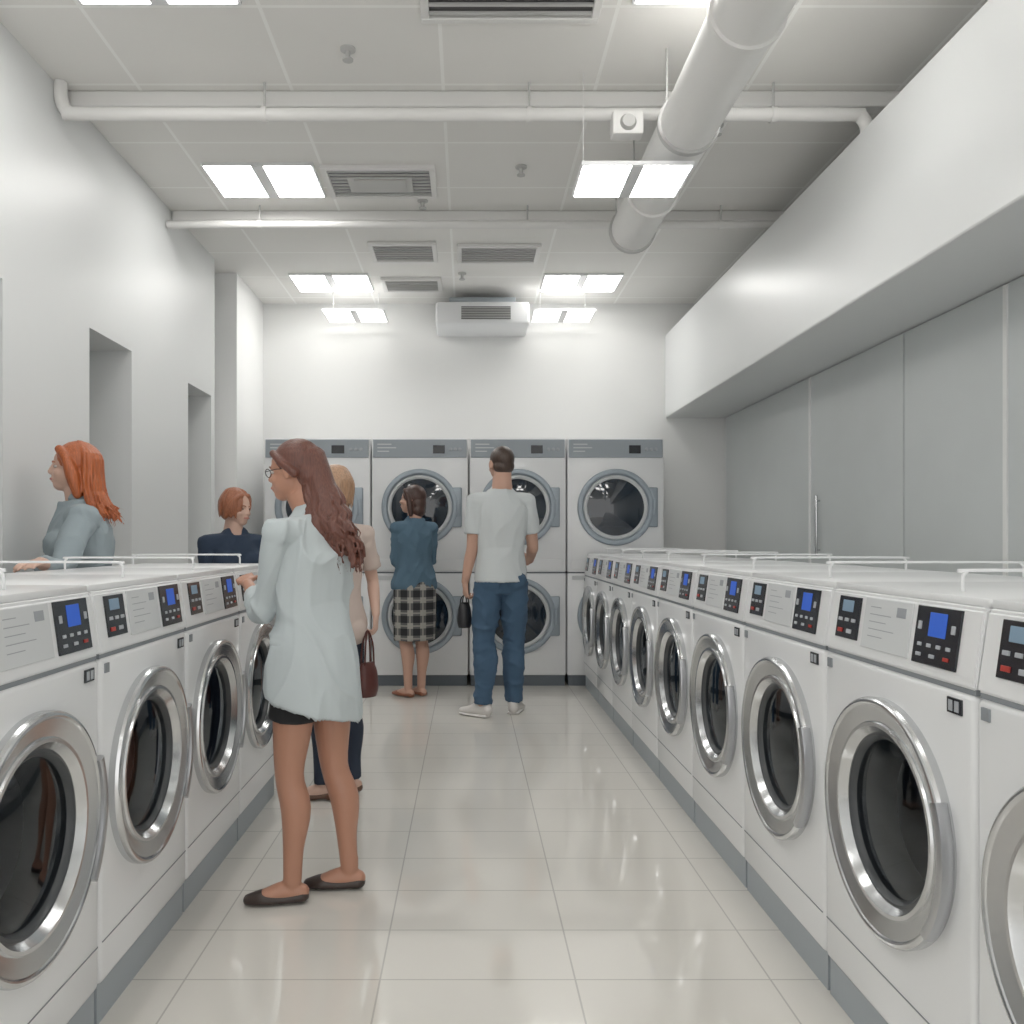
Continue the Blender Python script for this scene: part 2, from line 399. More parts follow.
# ------------------------------------------------------------------ washing machine
def build_washer(W, D):
    root = empty('washing_machine')
    h = W/2-0.004
    dc = 0.595
    bm = bmesh.new(); box(bm, (-h, 0, 0.105), (h, D, 0.945), 0.014, seg=3)
    body = finish(bm, 'body', M['white'], parent=root, angle=30)
    bmc = bmesh.new(); bmesh.ops.create_cone(bmc, cap_ends=True, segments=64, radius1=0.228, radius2=0.228, depth=0.8, matrix=Matrix.Translation((0, 0, dc)) @ Matrix.Rotation(math.pi/2, 4, 'X'))
    cut = finish(bmc, 'cut', M['white'])
    md = body.modifiers.new('b', 'BOOLEAN'); md.operation = 'DIFFERENCE'; md.object = cut; md.solver = 'EXACT'
    dg = bpy.context.evaluated_depsgraph_get(); me = bpy.data.meshes.new_from_object(body.evaluated_get(dg))
    body.modifiers.clear(); body.data = me; bpy.data.objects.remove(cut)
    me.set_sharp_from_angle(angle=math.radians(30))
    bm = bmesh.new(); box(bm, (-h+0.004, 0.012, 0.0), (h-0.004, D-0.02, 0.105)); finish(bm, 'kick_plate', M['kick'], parent=root, smooth=False)
    bm = bmesh.new(); box(bm, (-h+0.01, -0.0015, 0.213), (h-0.01, 0.002, 0.216)); finish(bm, 'service_seam', M['seam'], parent=root, smooth=False)
    bm = bmesh.new(); box(bm, (-h+0.004, 0.006, 0.944), (h-0.004, D-0.01, 0.956)); finish(bm, 'panel_gap', M['seam'], parent=root, smooth=False)
    bm = bmesh.new()
    SL = 0.022
    sec = [(0.0, 0.955), (SL, 1.112), (SL+0.012, 1.12), (D, 1.12), (D, 0.955)]
    va = [bm.verts.new((-h, y, z)) for y, z in sec]; vb = [bm.verts.new((h, y, z)) for y, z in sec]
    bm.faces.new(va); bm.faces.new(vb[::-1])
    for i in range(5): bm.faces.new((va[i], va[(i+1) % 5], vb[(i+1) % 5], vb[i]))
    bmesh.ops.recalc_face_normals(bm, faces=bm.faces)
    bmesh.ops.bevel(bm, geom=bm.edges[:], offset=0.005, segments=2, affect='EDGES')
    con = finish(bm, 'control_panel', M['white'], parent=root, angle=30)
    ang = math.atan2(SL, 0.157)
    def slant(bm):
        for v in bm.verts:
            x, y, z = v.co
            v.co = V((x, y*math.cos(ang)+z*math.sin(ang), 0.955-y*math.sin(ang)+z*math.cos(ang)))
    def pbox(name, x0, x1, z0, z1, t, m_, y=0.0, bev=0.001, extra=None):
        bm = bmesh.new(); box(bm, (x0, y-t, z0), (x1, y+0.0005, z1), bev)
        ms = [m_]
        if extra: extra(bm); ms = [m_, M['ink']]
        slant(bm); return finish(bm, name, ms, parent=con, smooth=False)
    xl = -W/2
    pbox('keypad', xl+0.06, xl+0.18, 0.038, 0.148, 0.004, M['black'])
    pbox('screen', xl+0.085, xl+0.145, 0.108, 0.138, 0.0015, M['cyan'], y=-0.004)
    for i in range(3): pbox('button', xl+0.073+i*0.036, xl+0.093+i*0.036, 0.082, 0.091, 0.003, M['grey'], y=-0.004)
    for i in range(2): pbox('button', xl+0.075+i*0.05, xl+0.10+i*0.05, 0.052, 0.063, 0.003, M['red'] if i == 0 else M['grey'], y=-0.004)
    def lines(bm):
        for i, (a, b) in enumerate([(0.03, 0.08), (0.03, 0.13), (0.03, 0.11), (0.03, 0.15), (0.03, 0.10)]):
            box(bm, (xl+0.205+a, -0.0042, 0.13-i*0.018), (xl+0.205+b, -0.003, 0.132-i*0.018), 0, 1)
        box(bm, (xl+0.21+.15, -0.0042, 0.115), (xl+0.21+.19, -0.003, 0.138), 0, 1)
    pbox('label_plate', xl+0.205, xl+0.425, 0.028, 0.152, 0.0035, M['label'], extra=lines)
    pbox('display', xl+0.448, xl+0.612, 0.026, 0.152, 0.005, M['black'])
    pbox('screen', xl+0.502, xl+0.566, 0.088, 0.140, 0.0015, M['blue'], y=-0.005)
    for i in range(4): pbox('button', xl+0.468+i*0.036, xl+0.482+i*0.036, 0.064, 0.072, 0.003, M['grey'], y=-0.005)
    for i in range(3): pbox('button', xl+0.466+i*0.052, xl+0.484+i*0.052, 0.042, 0.050, 0.003, M['red'] if i == 2 else M['grey'], y=-0.005)
    for k in range(2): pbox('button', xl+0.462 + k*0.125, xl+0.474+k*0.125, 0.1, 0.118, 0.003, M['grey'], y=-0.005)
    bm = bmesh.new(); box(bm, (h-0.085, -0.004, 0.898), (h-0.035, 0.001, 0.93), 0.001); box(bm, (h-0.078, -0.005, 0.903), (h-0.064, -0.0035, 0.925), 0, 1); box(bm, (h-0.057, -0.005, 0.903), (h-0.043, -0.0035, 0.925), 0, 1)
    finish(bm, 'badge', [M['black'], M['grey']], parent=root, smooth=False)
    bm = bmesh.new(); box(bm, (-h+0.02, -0.004, 0.905), (-h+0.045, 0.001, 0.93), 0.001); finish(bm, 'badge', M['seam'], parent=root, smooth=False)
    bm = bmesh.new(); box(bm, (-h, SL+0.008, 1.117), (h, D, 1.135), 0.004); finish(bm, 'lid', M['white'], parent=root, angle=30)
    bm = bmesh.new(); ya, yb = 0.12, D-0.04
    tube(bm, [(0.1, ya, 1.133), (0.1, ya, 1.168), (0.1, ya+0.01, 1.178), (0.1, ya+0.03, 1.182), (0.1, yb-0.03, 1.182), (0.1, yb-0.01, 1.178), (0.1, yb, 1.168), (0.1, yb, 1.133)], [0.004]*8, side=(1, 0, 0), seg=10, sub=4, cap='flat')
    finish(bm, 'rail', M['white'], parent=root, angle=180)
    door = empty('door'); door.parent = root; door.location = (0, 0, dc)
    bm = bmesh.new()
    lathe(bm, [(0.280, 0.002), (0.282, -0.018), (0.279, -0.026), (0.275, -0.029), (0.270, -0.030), (0.266, -0.028), (0.263, -0.025), (0.224, -0.015), (0.221, -0.020), (0.212, -0.020), (0.208, -0.014), (0.194, 0.004), (0.198, 0.02), (0.222, 0.02), (0.232, 0.002)], seg=96)
    finish(bm, 'door_ring', M['chrome'], parent=door, angle=14)
    bm = bmesh.new()
    lathe(bm, [(0.199, 0.0), (0.190, -0.002), (0.182, 0.006), (0.172, 0.05), (0.168, 0.11), (0.195, 0.11), (0.20, 0.05)], seg=64)
    finish(bm, 'gasket', M['rubber'], parent=door, angle=40)
    bm = bmesh.new(); lathe(bm, [(0.180, 0.014), (0.16, 0.012), (0.11, 0.006), (0.0, 0.0)], seg=64, closed=False)
    finish(bm, 'door_glass', M['glass'], parent=door, angle=180)
    bm = bmesh.new()
    lathe(bm, [(0.172, 0.10), (0.208, 0.13), (0.21, 0.36), (0.19, 0.4), (0.07, 0.41), (0.05, 0.36), (0.0, 0.355)], seg=64, closed=False)
    for k in range(3):
        a = k*2*math.pi/3+0.5
        tube(bm, [(0.19*math.cos(a), 0.15, 0.19*math.sin(a)), (0.19*math.cos(a), 0.36, 0.19*math.sin(a))], [0.03, 0.03], sub=1, seg=10)
    finish(bm, 'drum', M['steel'], parent=root, loc=(0, 0, dc), angle=40, recalc=False)
    bm = bmesh.new()
    prof = []
    for i in range(13):
        a = math.radians(-38+i*5.2)
        prof.append((0.281*math.cos(a), -0.026, 0.281*math.sin(a)))
    tube(bm, prof, [(.020, .013)]*13, side=(0, 1, 0), seg=12, sub=1, cap='flat')
    for v in bm.verts: v.co.y = max(min(v.co.y, -.002), -.039)
    finish(bm, 'handle', M['chrome2'], parent=door, angle=35)
    return root

XR, XLF = 0.987, -0.942
wr = build_washer(0.68, 0.75)
lab = 'white front-load washer with chrome porthole door in aisle row'
for k in range(9):
    yc = 1.276+0.68*k
    o = wr if k == 0 else copy_tree(wr)
    o.location = (XR, yc, 0); o.rotation_euler = (0, 0, -math.pi/2)
    tag(o, lab if k < 8 else 'white front-load washer at row end beside stacked dryers', 'washing machine', 'washers in long row')
wl = build_washer(0.655, 0.655)
for k in range(4):
    yc = 1.797+0.655*k
    o = wl if k == 0 else copy_tree(wl)
    o.location = (XLF, yc, 0); o.rotation_euler = (0, 0, math.pi/2)
    tag(o, {2: 'white front-load washer touched by woman in pale tunic', 3: 'white front-load washer at end of short row'}.get(k, 'white front-load washer with chrome door in short row'), 'washing machine', 'washers in short row')

# ------------------------------------------------------------------ stacked dryers
def build_dryer(W, D=0.76):
    root = empty('stacked_dryer'); h = W/2-0.006
    bm = bmesh.new(); box(bm, (-h, 0, 0.09), (h, D, 0.965), 0.012); finish(bm, 'lower_body', M['white'], parent=root, angle=30)
    bm = bmesh.new(); box(bm, (-h, 0, 0.975), (h, D, 2.125), 0.012); finish(bm, 'upper_body', M['white'], parent=root, angle=30)
    bm = bmesh.new(); box(bm, (-h+0.01, 0.015, 0.0), (h-0.01, D-0.02, 0.09)); finish(bm, 'kick_plate', M['dkick'], parent=root, smooth=False)
    bm = bmesh.new(); box(bm, (-h+0.004, 0.01, 0.96), (h-0.004, D-0.01, 0.98)); finish(bm, 'panel_gap', M['dkick'], parent=root, smooth=False)
    bm = bmesh.new(); box(bm, (-h+0.012, -0.012, 1.955), (h-0.012, 0.001, 2.11), 0.004)
    for i in range(3): box(bm, (-h+0.05, -0.014, 2.065-i*0.03), (-h+0.05+[0.12, 0.16, 0.1][i], -0.011, 2.073-i*0.03), 0, 1)
    hd = finish(bm, 'header_panel', [M['dhead'], M['label']], parent=root, smooth=False)
    bm = bmesh.new(); box(bm, (h-0.3, -0.016, 1.99), (h-0.2, -0.011, 2.06), 0.002); finish(bm, 'screen', M['black'], parent=hd, smooth=False)
    for i in range(3):
        bm = bmesh.new(); lathe(bm, [(0, -0.022), (0.012, -0.022), (0.014, -0.012), (0, -0.012)], (h-0.15+i*0.04, 0, 2.025), 16, closed=False); finish(bm, 'button', M['grey'], parent=hd)
    bm = bmesh.new(); box(bm, (-h+0.03, -0.006, 0.995), (h-0.03, 0.001, 1.085), 0.002); finish(bm, 'filter_panel', M['whitep'], parent=root, smooth=False)
    bm = bmesh.new(); box(bm, (-h+0.04, -0.008, 0.91), (-h+0.2, 0.001, 0.945), 0.002); finish(bm, 'badge', M['label'], parent=root, smooth=False)
    for zc in (1.53, 0.60):
        door = empty('door'); door.parent = root; door.location = (0, 0, zc)
        bm = bmesh.new()
        lathe(bm, [(0.328, 0.001), (0.328, -0.02), (0.320, -0.03), (0.30, -0.034), (0.290, -0.032), (0.278, -0.018), (0.274, -0.004), (0.276, 0.001)], seg=72)
        finish(bm, 'door_ring', M['dring'], parent=door, angle=30)
        bm = bmesh.new()
        lathe(bm, [(0.278, -0.008), (0.268, -0.020), (0.256, -0.022), (0.246, -0.01), (0.24, -0.004), (0.271, -0.002)], seg=64)
        finish(bm, 'gasket', M['label'], parent=door, angle=40)
        bm = bmesh.new(); lathe(bm, [(0.248, -0.006), (0.18, -0.022), (0.1, -0.034), (0, -0.038)], seg=64, closed=False)
        finish(bm, 'door_glass', M['dglass'], parent=door, angle=180)
        bm = bmesh.new(); box(bm, (0.275, -0.026, -0.17), (0.36, 0.001, 0.17), 0.012, seg=3); box(bm, (0.315, -0.042, -0.07), (0.345, -0.026, 0.07), 0.008)
        finish(bm, 'handle', M['dring'], parent=door, angle=35)
    return root
dr = build_dryer(0.838)
for k in range(4):
    o = dr if k == 0 else copy_tree(dr)
    o.location = (-1.25+0.838*k, 7.11, 0)
    if k == 0: first_dryer = o
    tag(o, 'white stacked dryer with two grey-ringed porthole doors', 'dryer', 'stacked dryers along back wall')
first_dryer.scale = (1.1, 1, 1); first_dryer.location.x = -1.292

# ------------------------------------------------------------------ people
SK = mat('skin_warm', (0.56, 0.33, 0.245), 0.5, bump=0.03, bscale=80)
SK2 = mat('skin_light', (0.60, 0.385, 0.30), 0.5, bump=0.03, bscale=80)
SKT = mat('skin_tan', (0.44, 0.215, 0.14), 0.42, bump=0.03, bscale=80)

def hmat(name, c): return mat(name, c, 0.36, bump=0.5, bscale=110, bstretch=(2.2, 2.2, 0.10), var=0.25)
FT = [(.455, .055, .05), (.50, .094, .064), (.535, .096, .066), (.60, .078, .055), (.66, .078, .057), (.72, .084, .066), (.765, .086, .060), (.80, .076, .048), (.825, .048, .038), (.85, .031, .034), (.885, .029, .034)]
MT = [(.455, .06, .052), (.50, .086, .062), (.535, .088, .064), (.60, .080, .060), (.66, .084, .062), (.72, .092, .064), (.765, .095, .062), (.80, .086, .052), (.825, .053, .042), (.85, .036, .038), (.885, .034, .038)]
def lerp(a, b, t): return a+(b-a)*t

class Person:
    def __init__(s, label, base, H, face, hface, female=True, pitch=0.0, pelvis=(0, 0), shoulder=(0, 0), head=(0, 0), arms=None, feet=None, skin=SK, voxel=0.006, kneefwd=0.012, shw=None):
        s.base = V((base[0], base[1], 0)); s.H = H; s.fem = female; s.T = FT if female else MT; s.pitch = pitch
        s.F = V((face[0], face[1], 0)).normalized(); s.R = V((s.F.y, -s.F.x, 0))
        s.HF = V((hface[0], hface[1], 0)).normalized()
        s.po = V((*pelvis, 0)); s.so = V((*shoulder, 0)); s.ho = V((*head, 0)); s.skin = skin
        sh = (shw or (0.094 if female else 0.102))*H
        s.J = {}
        for k, sg in (('L', -1), ('R', 1)):
            sp = s.so+s.R*sg*sh+V((0, 0, .797*H))
            a = (arms or {}).get(k)
            if a: e, w, hd, pn = V(a[0])-s.base, V(a[1])-s.base, V(a[2]).normalized(), V(a[3]).normalized()
            else:
                e = sp+s.R*sg*0.025+V((0, 0, -.178*H)); w = e+s.F*0.05+V((0, 0, -.145*H)); hd = V((0, 0, -1))+s.F*0.1; hd.normalize(); pn = -s.R*sg
            curl = a[4] if a and len(a) > 4 else 0.35
            f = (feet or {}).get(k)
            if f: an = V((f[0][0], f[0][1], .0))-s.base; an.z = .048*H; td = V((*f[1], 0)).normalized()
            else: an = s.po+s.R*sg*.055*H-s.F*0.02; an.z = .048*H; td = (s.F+s.R*sg*0.15).normalized()
            hp = s.po+s.R*sg*.048*H+V((0, 0, .495*H))
            kn = hp.lerp(an, 0.49)+(td+s.F).normalized()*kneefwd*H
            s.J[k] = dict(sh=sp, el=e, wr=w, hd=hd, pn=pn, curl=curl, an=an, td=td, hip=hp, kn=kn, sg=sg)
        bm = bmesh.new()
        s.torso(bm, .455, .885, 0)
        for k in 'LR':
            s.leg(bm, k, 1.0, 0); s.arm(bm, k, 1.0, 0); s.hand(bm, k); s.foot(bm, k, 0)
        s.headgeo(bm)
        ob = finish(bm, 'person', skin, loc=s.base, angle=180)
        remesh(ob, voxel, 2, 0.4)
        s.ob = tag(ob, label, 'person')
        s.headbits()
    def spine(s, zf):
        t = min(1, max(0, (zf-.5)/.3)); t = t*t*(3-2*t)
        o = s.po.lerp(s.so, t)
        if zf > .82: o = o.lerp(s.ho-s.HF*0.015, min(1, (zf-.82)/.08))
        return o+V((0, 0, zf*s.H))
    def sl(s, zf):
        T = s.T
        if zf <= T[0][0]: return T[0][1]*s.H, T[0][2]*s.H
        for a, b in zip(T, T[1:]):
            if zf <= b[0]:
                t = (zf-a[0])/(b[0]-a[0]); return lerp(a[1], b[1], t)*s.H, lerp(a[2], b[2], t)*s.H
        return T[-1][1]*s.H, T[-1][2]*s.H
    def torso(s, bm, z0, z1, g, gf=None, full=False):
        zs = [z0]+[t[0] for t in s.T if z0+.008 < t[0] < z1-.008]+[z1]
        P, R = [], []
        for z in zs:
            a, b = s.sl(max(z, .5) if full else z); gg = gf(z) if gf else g
            P.append(s.spine(z)); R.append((a+gg, b+gg))
        tube(bm, P, R, side=s.R, seg=28, sub=3, cap='flat')
        if z1 > .8:
            H = s.H
            for k in 'LR':
                j = s.J[k]; tube(bm, [s.spine(.80), j['sh'].lerp(s.spine(.8), .4)+V((0, 0, -.004*H)), j['sh']], [.034*H+g, .034*H+g, .028*H+g], sub=3)
                tube(bm, [s.spine(.845)+s.R*j['sg']*.012*H, j['sh'].lerp(s.spine(.815), .5)+V((0, 0, .002*H)), j['sh']+V((0, 0, -.004*H))], [.018*H+g*.6, .02*H+g*.7, .024*H+g*.8], sub=3)
            if s.fem and z0 < .7:
                for sg in (-1, 1): ell(bm, s.spine(.725)+s.R*sg*.045*H+s.F*.045*H, (.036*H+g,)*3)
        if z0 < .5 and z1 > .5:
            gg = gf(.5) if gf else g
            for sg in (-1, 1): ell(bm, s.spine(.505)+s.R*sg*.040*s.H-s.F*.024*s.H, (.045*s.H+gg,)*3)
    def leg(s, bm, k, frac, g, gb=None):
        j = s.J[k]; H = s.H; m_ = 1.0 if s.fem else 1.03
        P = [j['hip'], j['hip'].lerp(j['kn'], .5), j['kn'], j['kn'].lerp(j['an'], .33)-j['td']*.012*H, j['kn'].lerp(j['an'], .7)-j['td']*.004*H, j['an']]
        R = [.047*H*m_, .043*H*m_, .031*H*m_, .0325*H*m_, .0225*H*m_, .0200*H*m_]
        gb = g if gb is None else gb
        n = max(2, round(1+frac*5))
        gg = [lerp(g, gb, i/5) for i in range(6)]
        P, R = P[:n], [r+q for r, q in zip(R[:n], gg)]
        tube(bm, P, R, seg=20, sub=4, cap='round' if g == 0 else 'flat')
    def foot(s, bm, k, g, flat=False):
        j = s.J[k]; td = j['td']; q = s.H/1.7; an = j['an'].copy()
        lat = V((td.y, -td.x, 0)); z = V((0, 0, 1))
        b0 = V((an.x, an.y, 0))
        P = [b0-td*.032*q+z*.036, b0+td*.03*q+z*.042, b0+td*.10*q+z*.030, b0+td*.150*q+z*.022]
        R = [(.030*q+g, .030+g*.7), (.032*q+g, .034+g*.5), (.038*q+g, .020+g*.6), (.028*q+g, .013+g*.5)]
        tube(bm, P, R, side=lat, seg=18, sub=4)
        if g == 0: tube(bm, [b0+z*.04, an+z*.03], [.028*q, .0200*s.H], sub=1)
    def arm(s, bm, k, frac, g, gb=None, mid=None):
        j = s.J[k]; H = s.H; m_ = .88 if s.fem else 1.0; gb = g if gb is None else gb
        P = [j['sh'], j['sh'].lerp(j['el'], .5), j['el'], j['el'].lerp(j['wr'], .35), j['wr']]
        R = [.028*H*m_, .0255*H*m_, .0215*H*m_, .0215*H*m_, .0145*H*m_]
        if frac < 1:
            if frac <= .4:
                P = [P[0], j['sh'].lerp(j['el'], .35), j['sh'].lerp(j['el'], .72)]; R = [R[0], R[1], R[1]]
            elif frac <= .85:
                P = P[:4]+[j['el'].lerp(j['wr'], frac)]; R = R[:4]+[.0175*H*m_]
        n = len(P)
        R = [r+lerp(g, gb, i/(n-1)) for i, r in enumerate(R)]
        tube(bm, P, R, seg=16, sub=4, cap='round' if g == 0 else 'flat')
    def hand(s, bm, k):
        j = s.J[k]; q = s.H/1.72*(.93 if s.fem else 1.02); w, d, n = j['wr'], j['hd'], j['pn']
        n = (n-d*n.dot(d)).normalized(); l = d.cross(n)
        l = l*(1 if j['sg'] > 0 else -1)
        tube(bm, [w-d*.01*q, w+d*.02*q, w+d*.055*q, w+d*.088*q], [(.020*q, .017*q), (.028*q, .016*q), (.037*q, .014*q), (.036*q, .011*q)], side=l, seg=16, sub=3)
        c = j['curl']
        for i, (o, L) in enumerate([(.032, .066), (.0107, .076), (-.0107, .071), (-.032, .055)]):
            p = w+d*(.085-.004*abs(i-1))*q+l*o*q; dirv = (d+l*o*1.2).normalized(); P = [p-d*.02*q, p]
            a = 0
            for fr, cc in ((.42, c*.7), (.32, c*1.2), (.26, c)):
                a += cc
                dv = dirv*math.cos(a)+n*math.sin(a); p = p+dv*L*fr*q; P.append(p)
            tube(bm, P, [.0088*q, .0088*q, .0083*q, .0078*q, .0068*q], seg=10, sub=2)
        p = w+d*.028*q+l*.024*q; dv = (d*.65+l*.7+n*.25).normalized(); dv2 = (d*.85+l*.3+n*.45).normalized()
        tube(bm, [p-dv*.012*q, p+dv*.03*q, p+dv*.03*q+dv2*.028*q, p+dv*.03*q+dv2*.05*q], [.013*q, .0105*q, .0095*q, .0075*q], seg=10, sub=3)
    def headmat(s):
        pitch = s.pitch
        y = s.HF*math.cos(pitch)+V((0, 0, -math.sin(pitch))); x = V((s.HF.y, -s.HF.x, 0)); z = x.cross(y)
        m_ = Matrix((x, y, z)).transposed().to_4x4()
        q = s.H*.130/.224
        c = s.ho+V((0, 0, s.H-.112*q))
        return Matrix.Translation(c) @ m_ @ Matrix.Scale(q, 4), q
    def headgeo(s, bm):
        mt, q = s.headmat(); tmp = bmesh.new()
        ell(tmp, (0, -.012, .022), (.074, .094, .09))
        ell(tmp, (0, .020, -.035), (.060, .068, .070)); ell(tmp, (0, .050, -.080), (.034, .034, .030))
        ell(tmp, (0, .01, -.062), (.052, .055, .038)); ell(tmp, (0, .072, .018), (.045, .012, .010))
        for sg in (-1, 1):
            ell(tmp, (sg*.075, -.010, -.008), (.011, .02, .032)); ell(tmp, (sg*.036, .058, -.03), (.022, .02, .02))
        tube(tmp, [(0, .080, .012), (0, .090, -.008), (0, .097, -.022)], [.008, .009, .011], sub=3, seg=10)
        ell(tmp, (0, .090, -.026), (.016, .012, .009)); ell(tmp, (0, .080, -.056), (.026, .013, .018))
        tube(tmp, [(0, -.028, -.03), (0, -.032, -.10), (0, -.034, -.15)], [.049, .046, .050] if s.fem else [.056, .056, .060], sub=2)
        tmp.transform(mt); me = bpy.data.meshes.new('t'); tmp.to_mesh(me); tmp.free(); bm.from_mesh(me); bpy.data.meshes.remove(me)
    def child(s, name, bm, m_, label=None, voxel=None, smooth=3, fold=0, shear=None, angle=180, fs=(14, 5), ridge=0, rs=(7, 4), dg=0.5):
        ob = finish(bm, name, m_, parent=s.ob, angle=angle)
        if voxel: remesh(ob, voxel, smooth)
        if fold or shear or ridge:
            me = ob.data; nr = [v.normal.copy() for v in me.vertices]
            for v, n in zip(me.vertices, nr):
                c = v.co+s.base
                if abs(n.z) < .95:
                    k_ = min(1, (.95-abs(n.z))/.3)
                    t = 0
                    if fold:
                        t += fold*(noise.noise(V((c.x*fs[0], c.y*fs[0], c.z*fs[1])))+.25)
                    if ridge:
                        w_ = noise.noise(V((c.x*5, c.y*5, c.z*3+7)))*.5
                        r1 = 1-abs(noise.noise(V((c.x*rs[0]+c.z*dg*rs[0]+w_, c.y*rs[0], c.z*rs[1]+w_))))*2.2
                        r2 = 1-abs(noise.noise(V((c.x*rs[0]*1.7-c.z*dg*rs[0]*1.3+w_, c.y*rs[0]*1.7+5, c.z*rs[1]*1.6+w_))))*2.4
                        t += ridge*(max(0, r1)**2*1.0+max(0, r2)**2*.55)
                    v.co = v.co+n*t*k_
                if shear: v.co = shear(v.co.copy())
            me.update()
        if label: ob['label'] = label
        return ob
    def hbm(s, bm):
        mt, q = s.headmat(); bm.transform(mt)
    def headbits(s):
        for sg in (-1, 1):
            bm = bmesh.new(); ell(bm, (sg*.031, .0635, .0), (.013, .0125, .0075)); s.hbm(bm)
            e = s.child('eye', bm, M['eyew'])
            bm = bmesh.new(); ell(bm, (sg*.031, .0732, .0), (.0055, .0035, .0055)); s.hbm(bm)
            o = finish(bm, 'iris', M['iris'], parent=e, angle=180)
        bm = bmesh.new(); tube(bm, [(-.022, .085, -.057), (0, .0925, -.055), (.022, .085, -.057)], [(.004, .005), (.005, .006), (.004, .005)], side=(0, 1, 0), sub=3); s.hbm(bm); s.child('lips', bm, M['lips'])
    def brows(s, m_):
        for sg in (-1, 1):
            bm = bmesh.new(); tube(bm, [(sg*.014, .082, .018), (sg*.03, .080, .023), (sg*.047, .068, .018)], [.003, .0035, .002], sub=3); s.hbm(bm); s.child('eyebrow', bm, m_)
    def shoes(s, m_, g=.006, top=None, sole=None, kind='flat'):
        for k in 'LR':
            j = s.J[k]; td = j['td']; q = s.H/1.7; b0 = V((j['an'].x, j['an'].y, 0)); lat = V((td.y, -td.x, 0)); z = V((0, 0, 1))
            bm = bmesh.new()
            if kind == 'flat':
                P = [b0-td*.034*q+z*.026, b0+td*.03*q+z*.020, b0+td*.10*q+z*.024, b0+td*.160*q+z*.018]
                R = [(.034*q, .026), (.036*q, .019), (.045*q, .025), (.031*q, .016)]
            else:
                P = [b0-td*.036*q+z*.055, b0+td*.03*q+z*.055, b0+td*.10*q+z*.036, b0+td*.165*q+z*.026]
                R = [(.036*q, .050), (.038*q, .05), (.044*q, .034), (.033*q, .024)]
            tube(bm, P, R, side=lat, seg=20, sub=4)
            for v in bm.verts: v.co.z = max(v.co.z, 0.006)
            ob = s.child('shoe', bm, m_, voxel=.005, smooth=2)
            if sole:
                bm = bmesh.new()
                tube(bm, [p+z*(.012-p.z) for p in P], [(r[0]+.003, .013) for r in R], side=lat, seg=20, sub=4)
                for v in bm.verts: v.co.z = max(v.co.z, 0.001)
                o = finish(bm, 'sole', sole, parent=ob, angle=60)
    def shorthair(s, bm, n, r, seed, drop=.07, back=.06):
        rnd = random.Random(seed)
        for i in range(n):
            th = rnd.uniform(math.radians(25), math.radians(335)) + math.pi/2
            cx, cy = math.cos(th), math.sin(th)
            lift = rnd.uniform(.0, .006)
            P = [(cx*.012, -.03+cy*.012, .124+lift), (cx*.055, -.026+cy*.066, .105+lift), (cx*(.084+lift), -.024+cy*(.100+lift), .045), (cx*(.088+lift), -.026+cy*(.098+lift), -.01), (cx*(.082+lift), -.03+cy*.088, -.01-drop*rnd.uniform(.6, 1.1))]
            tube(bm, P, [r, r*1.1, r*1.1, r, r*.4], seg=7, sub=3)

def strands(bm, paths, r, n, seed=0, taper=.35):
    rnd = random.Random(seed)
    for i in range(n):
        P = paths(rnd.random(), rnd)
        m_ = len(P)
        tube(bm, P, [r*lerp(1, taper, (k/(m_-1))**2) for k in range(m_)], seg=7, sub=3)

cloth = lambda n, c, b=.12, r=.9: mat(n, c, r, bump=b, bscale=200)

# ---- woman in tunic
arms = {'L': ((-.712, 2.90, .995), (-.828, 3.12, 1.085), (-.40, .85, .30), (.3, .3, -.9), .45),
        'R': ((-.50, 3.17, 1.05), (-.68, 3.30, 1.09), (-.8, .4, .2), (-.3, .3, -.9), .4)}
feet = {'L': ((-.605, 2.86), (-1, -.10)), 'R': ((-.425, 2.98), (-1, .0))}
p = s = Person('woman in pale grey tunic and black shorts leaning over washers', (-.535, 2.92), 1.60, (-.8, .6), (-.97, .25), arms=arms, feet=feet, pelvis=(-.01, 0), shoulder=(-.01, 0), head=(-.087, .03), skin=SKT, voxel=.005, pitch=.12, shw=.092)
tun = cloth('tunic_fabric', (0.51, 0.565, 0.58), .06)
bm = bmesh.new()
def gf(z): return .007 if z > .76 else lerp(.014, .007, (z-.6)/.16) if z > .6 else .014
s.torso(bm, .56, .832, .005, gf)
P = [s.spine(.66), s.spine(.60)-s.F*.004, s.spine(.53)-s.F*.008, s.spine(.47)-s.F*.006, s.spine(.425)-s.F*.003]
tube(bm, P, [(.124, .098), (.138, .112), (.162, .140), (.172, .150), (.176, .154)], side=s.R, seg=36, sub=4, cap='flat')
for k in 'LR': s.arm(bm, k, .6, .006, .011)
def shear(c):
    w = min(1, max(0, (.92-c.z)/.25)); c.z += -w*.30*(c.x+.02); return c
s.child('tunic', bm, tun, 'loose pale grey long-sleeved tunic', voxel=.0055, smooth=2, fold=.004, ridge=.014, rs=(5.5, 1.8), shear=shear, fs=(8, 2.2), dg=.22)
bm = bmesh.new(); s.torso(bm, .46, .52, .004)
for k in 'LR':
    j = s.J[k]; tube(bm, [j['hip'], j['hip'].lerp(j['kn'], .46)], [.047*s.H+.004, .045*s.H+.014], seg=22, sub=1, cap='flat')
s.child('shorts', bm, cloth('black_shorts', (.012, .012, .014)), 'black shorts', voxel=.008)
s.shoes(mat('dark_brown_leather', (.035, .022, .018), .4))
hd = hmat('hair_brown', (.12, .040, .026)); s.brows(hd)
bm = bmesh.new(); ell(bm, (0, -.024, .032), (.081, .097, .090)); ell(bm, (0, -.07, -.02), (.066, .055, .07)); ell(bm, (0, -.09, .03), (.045, .032, .045))
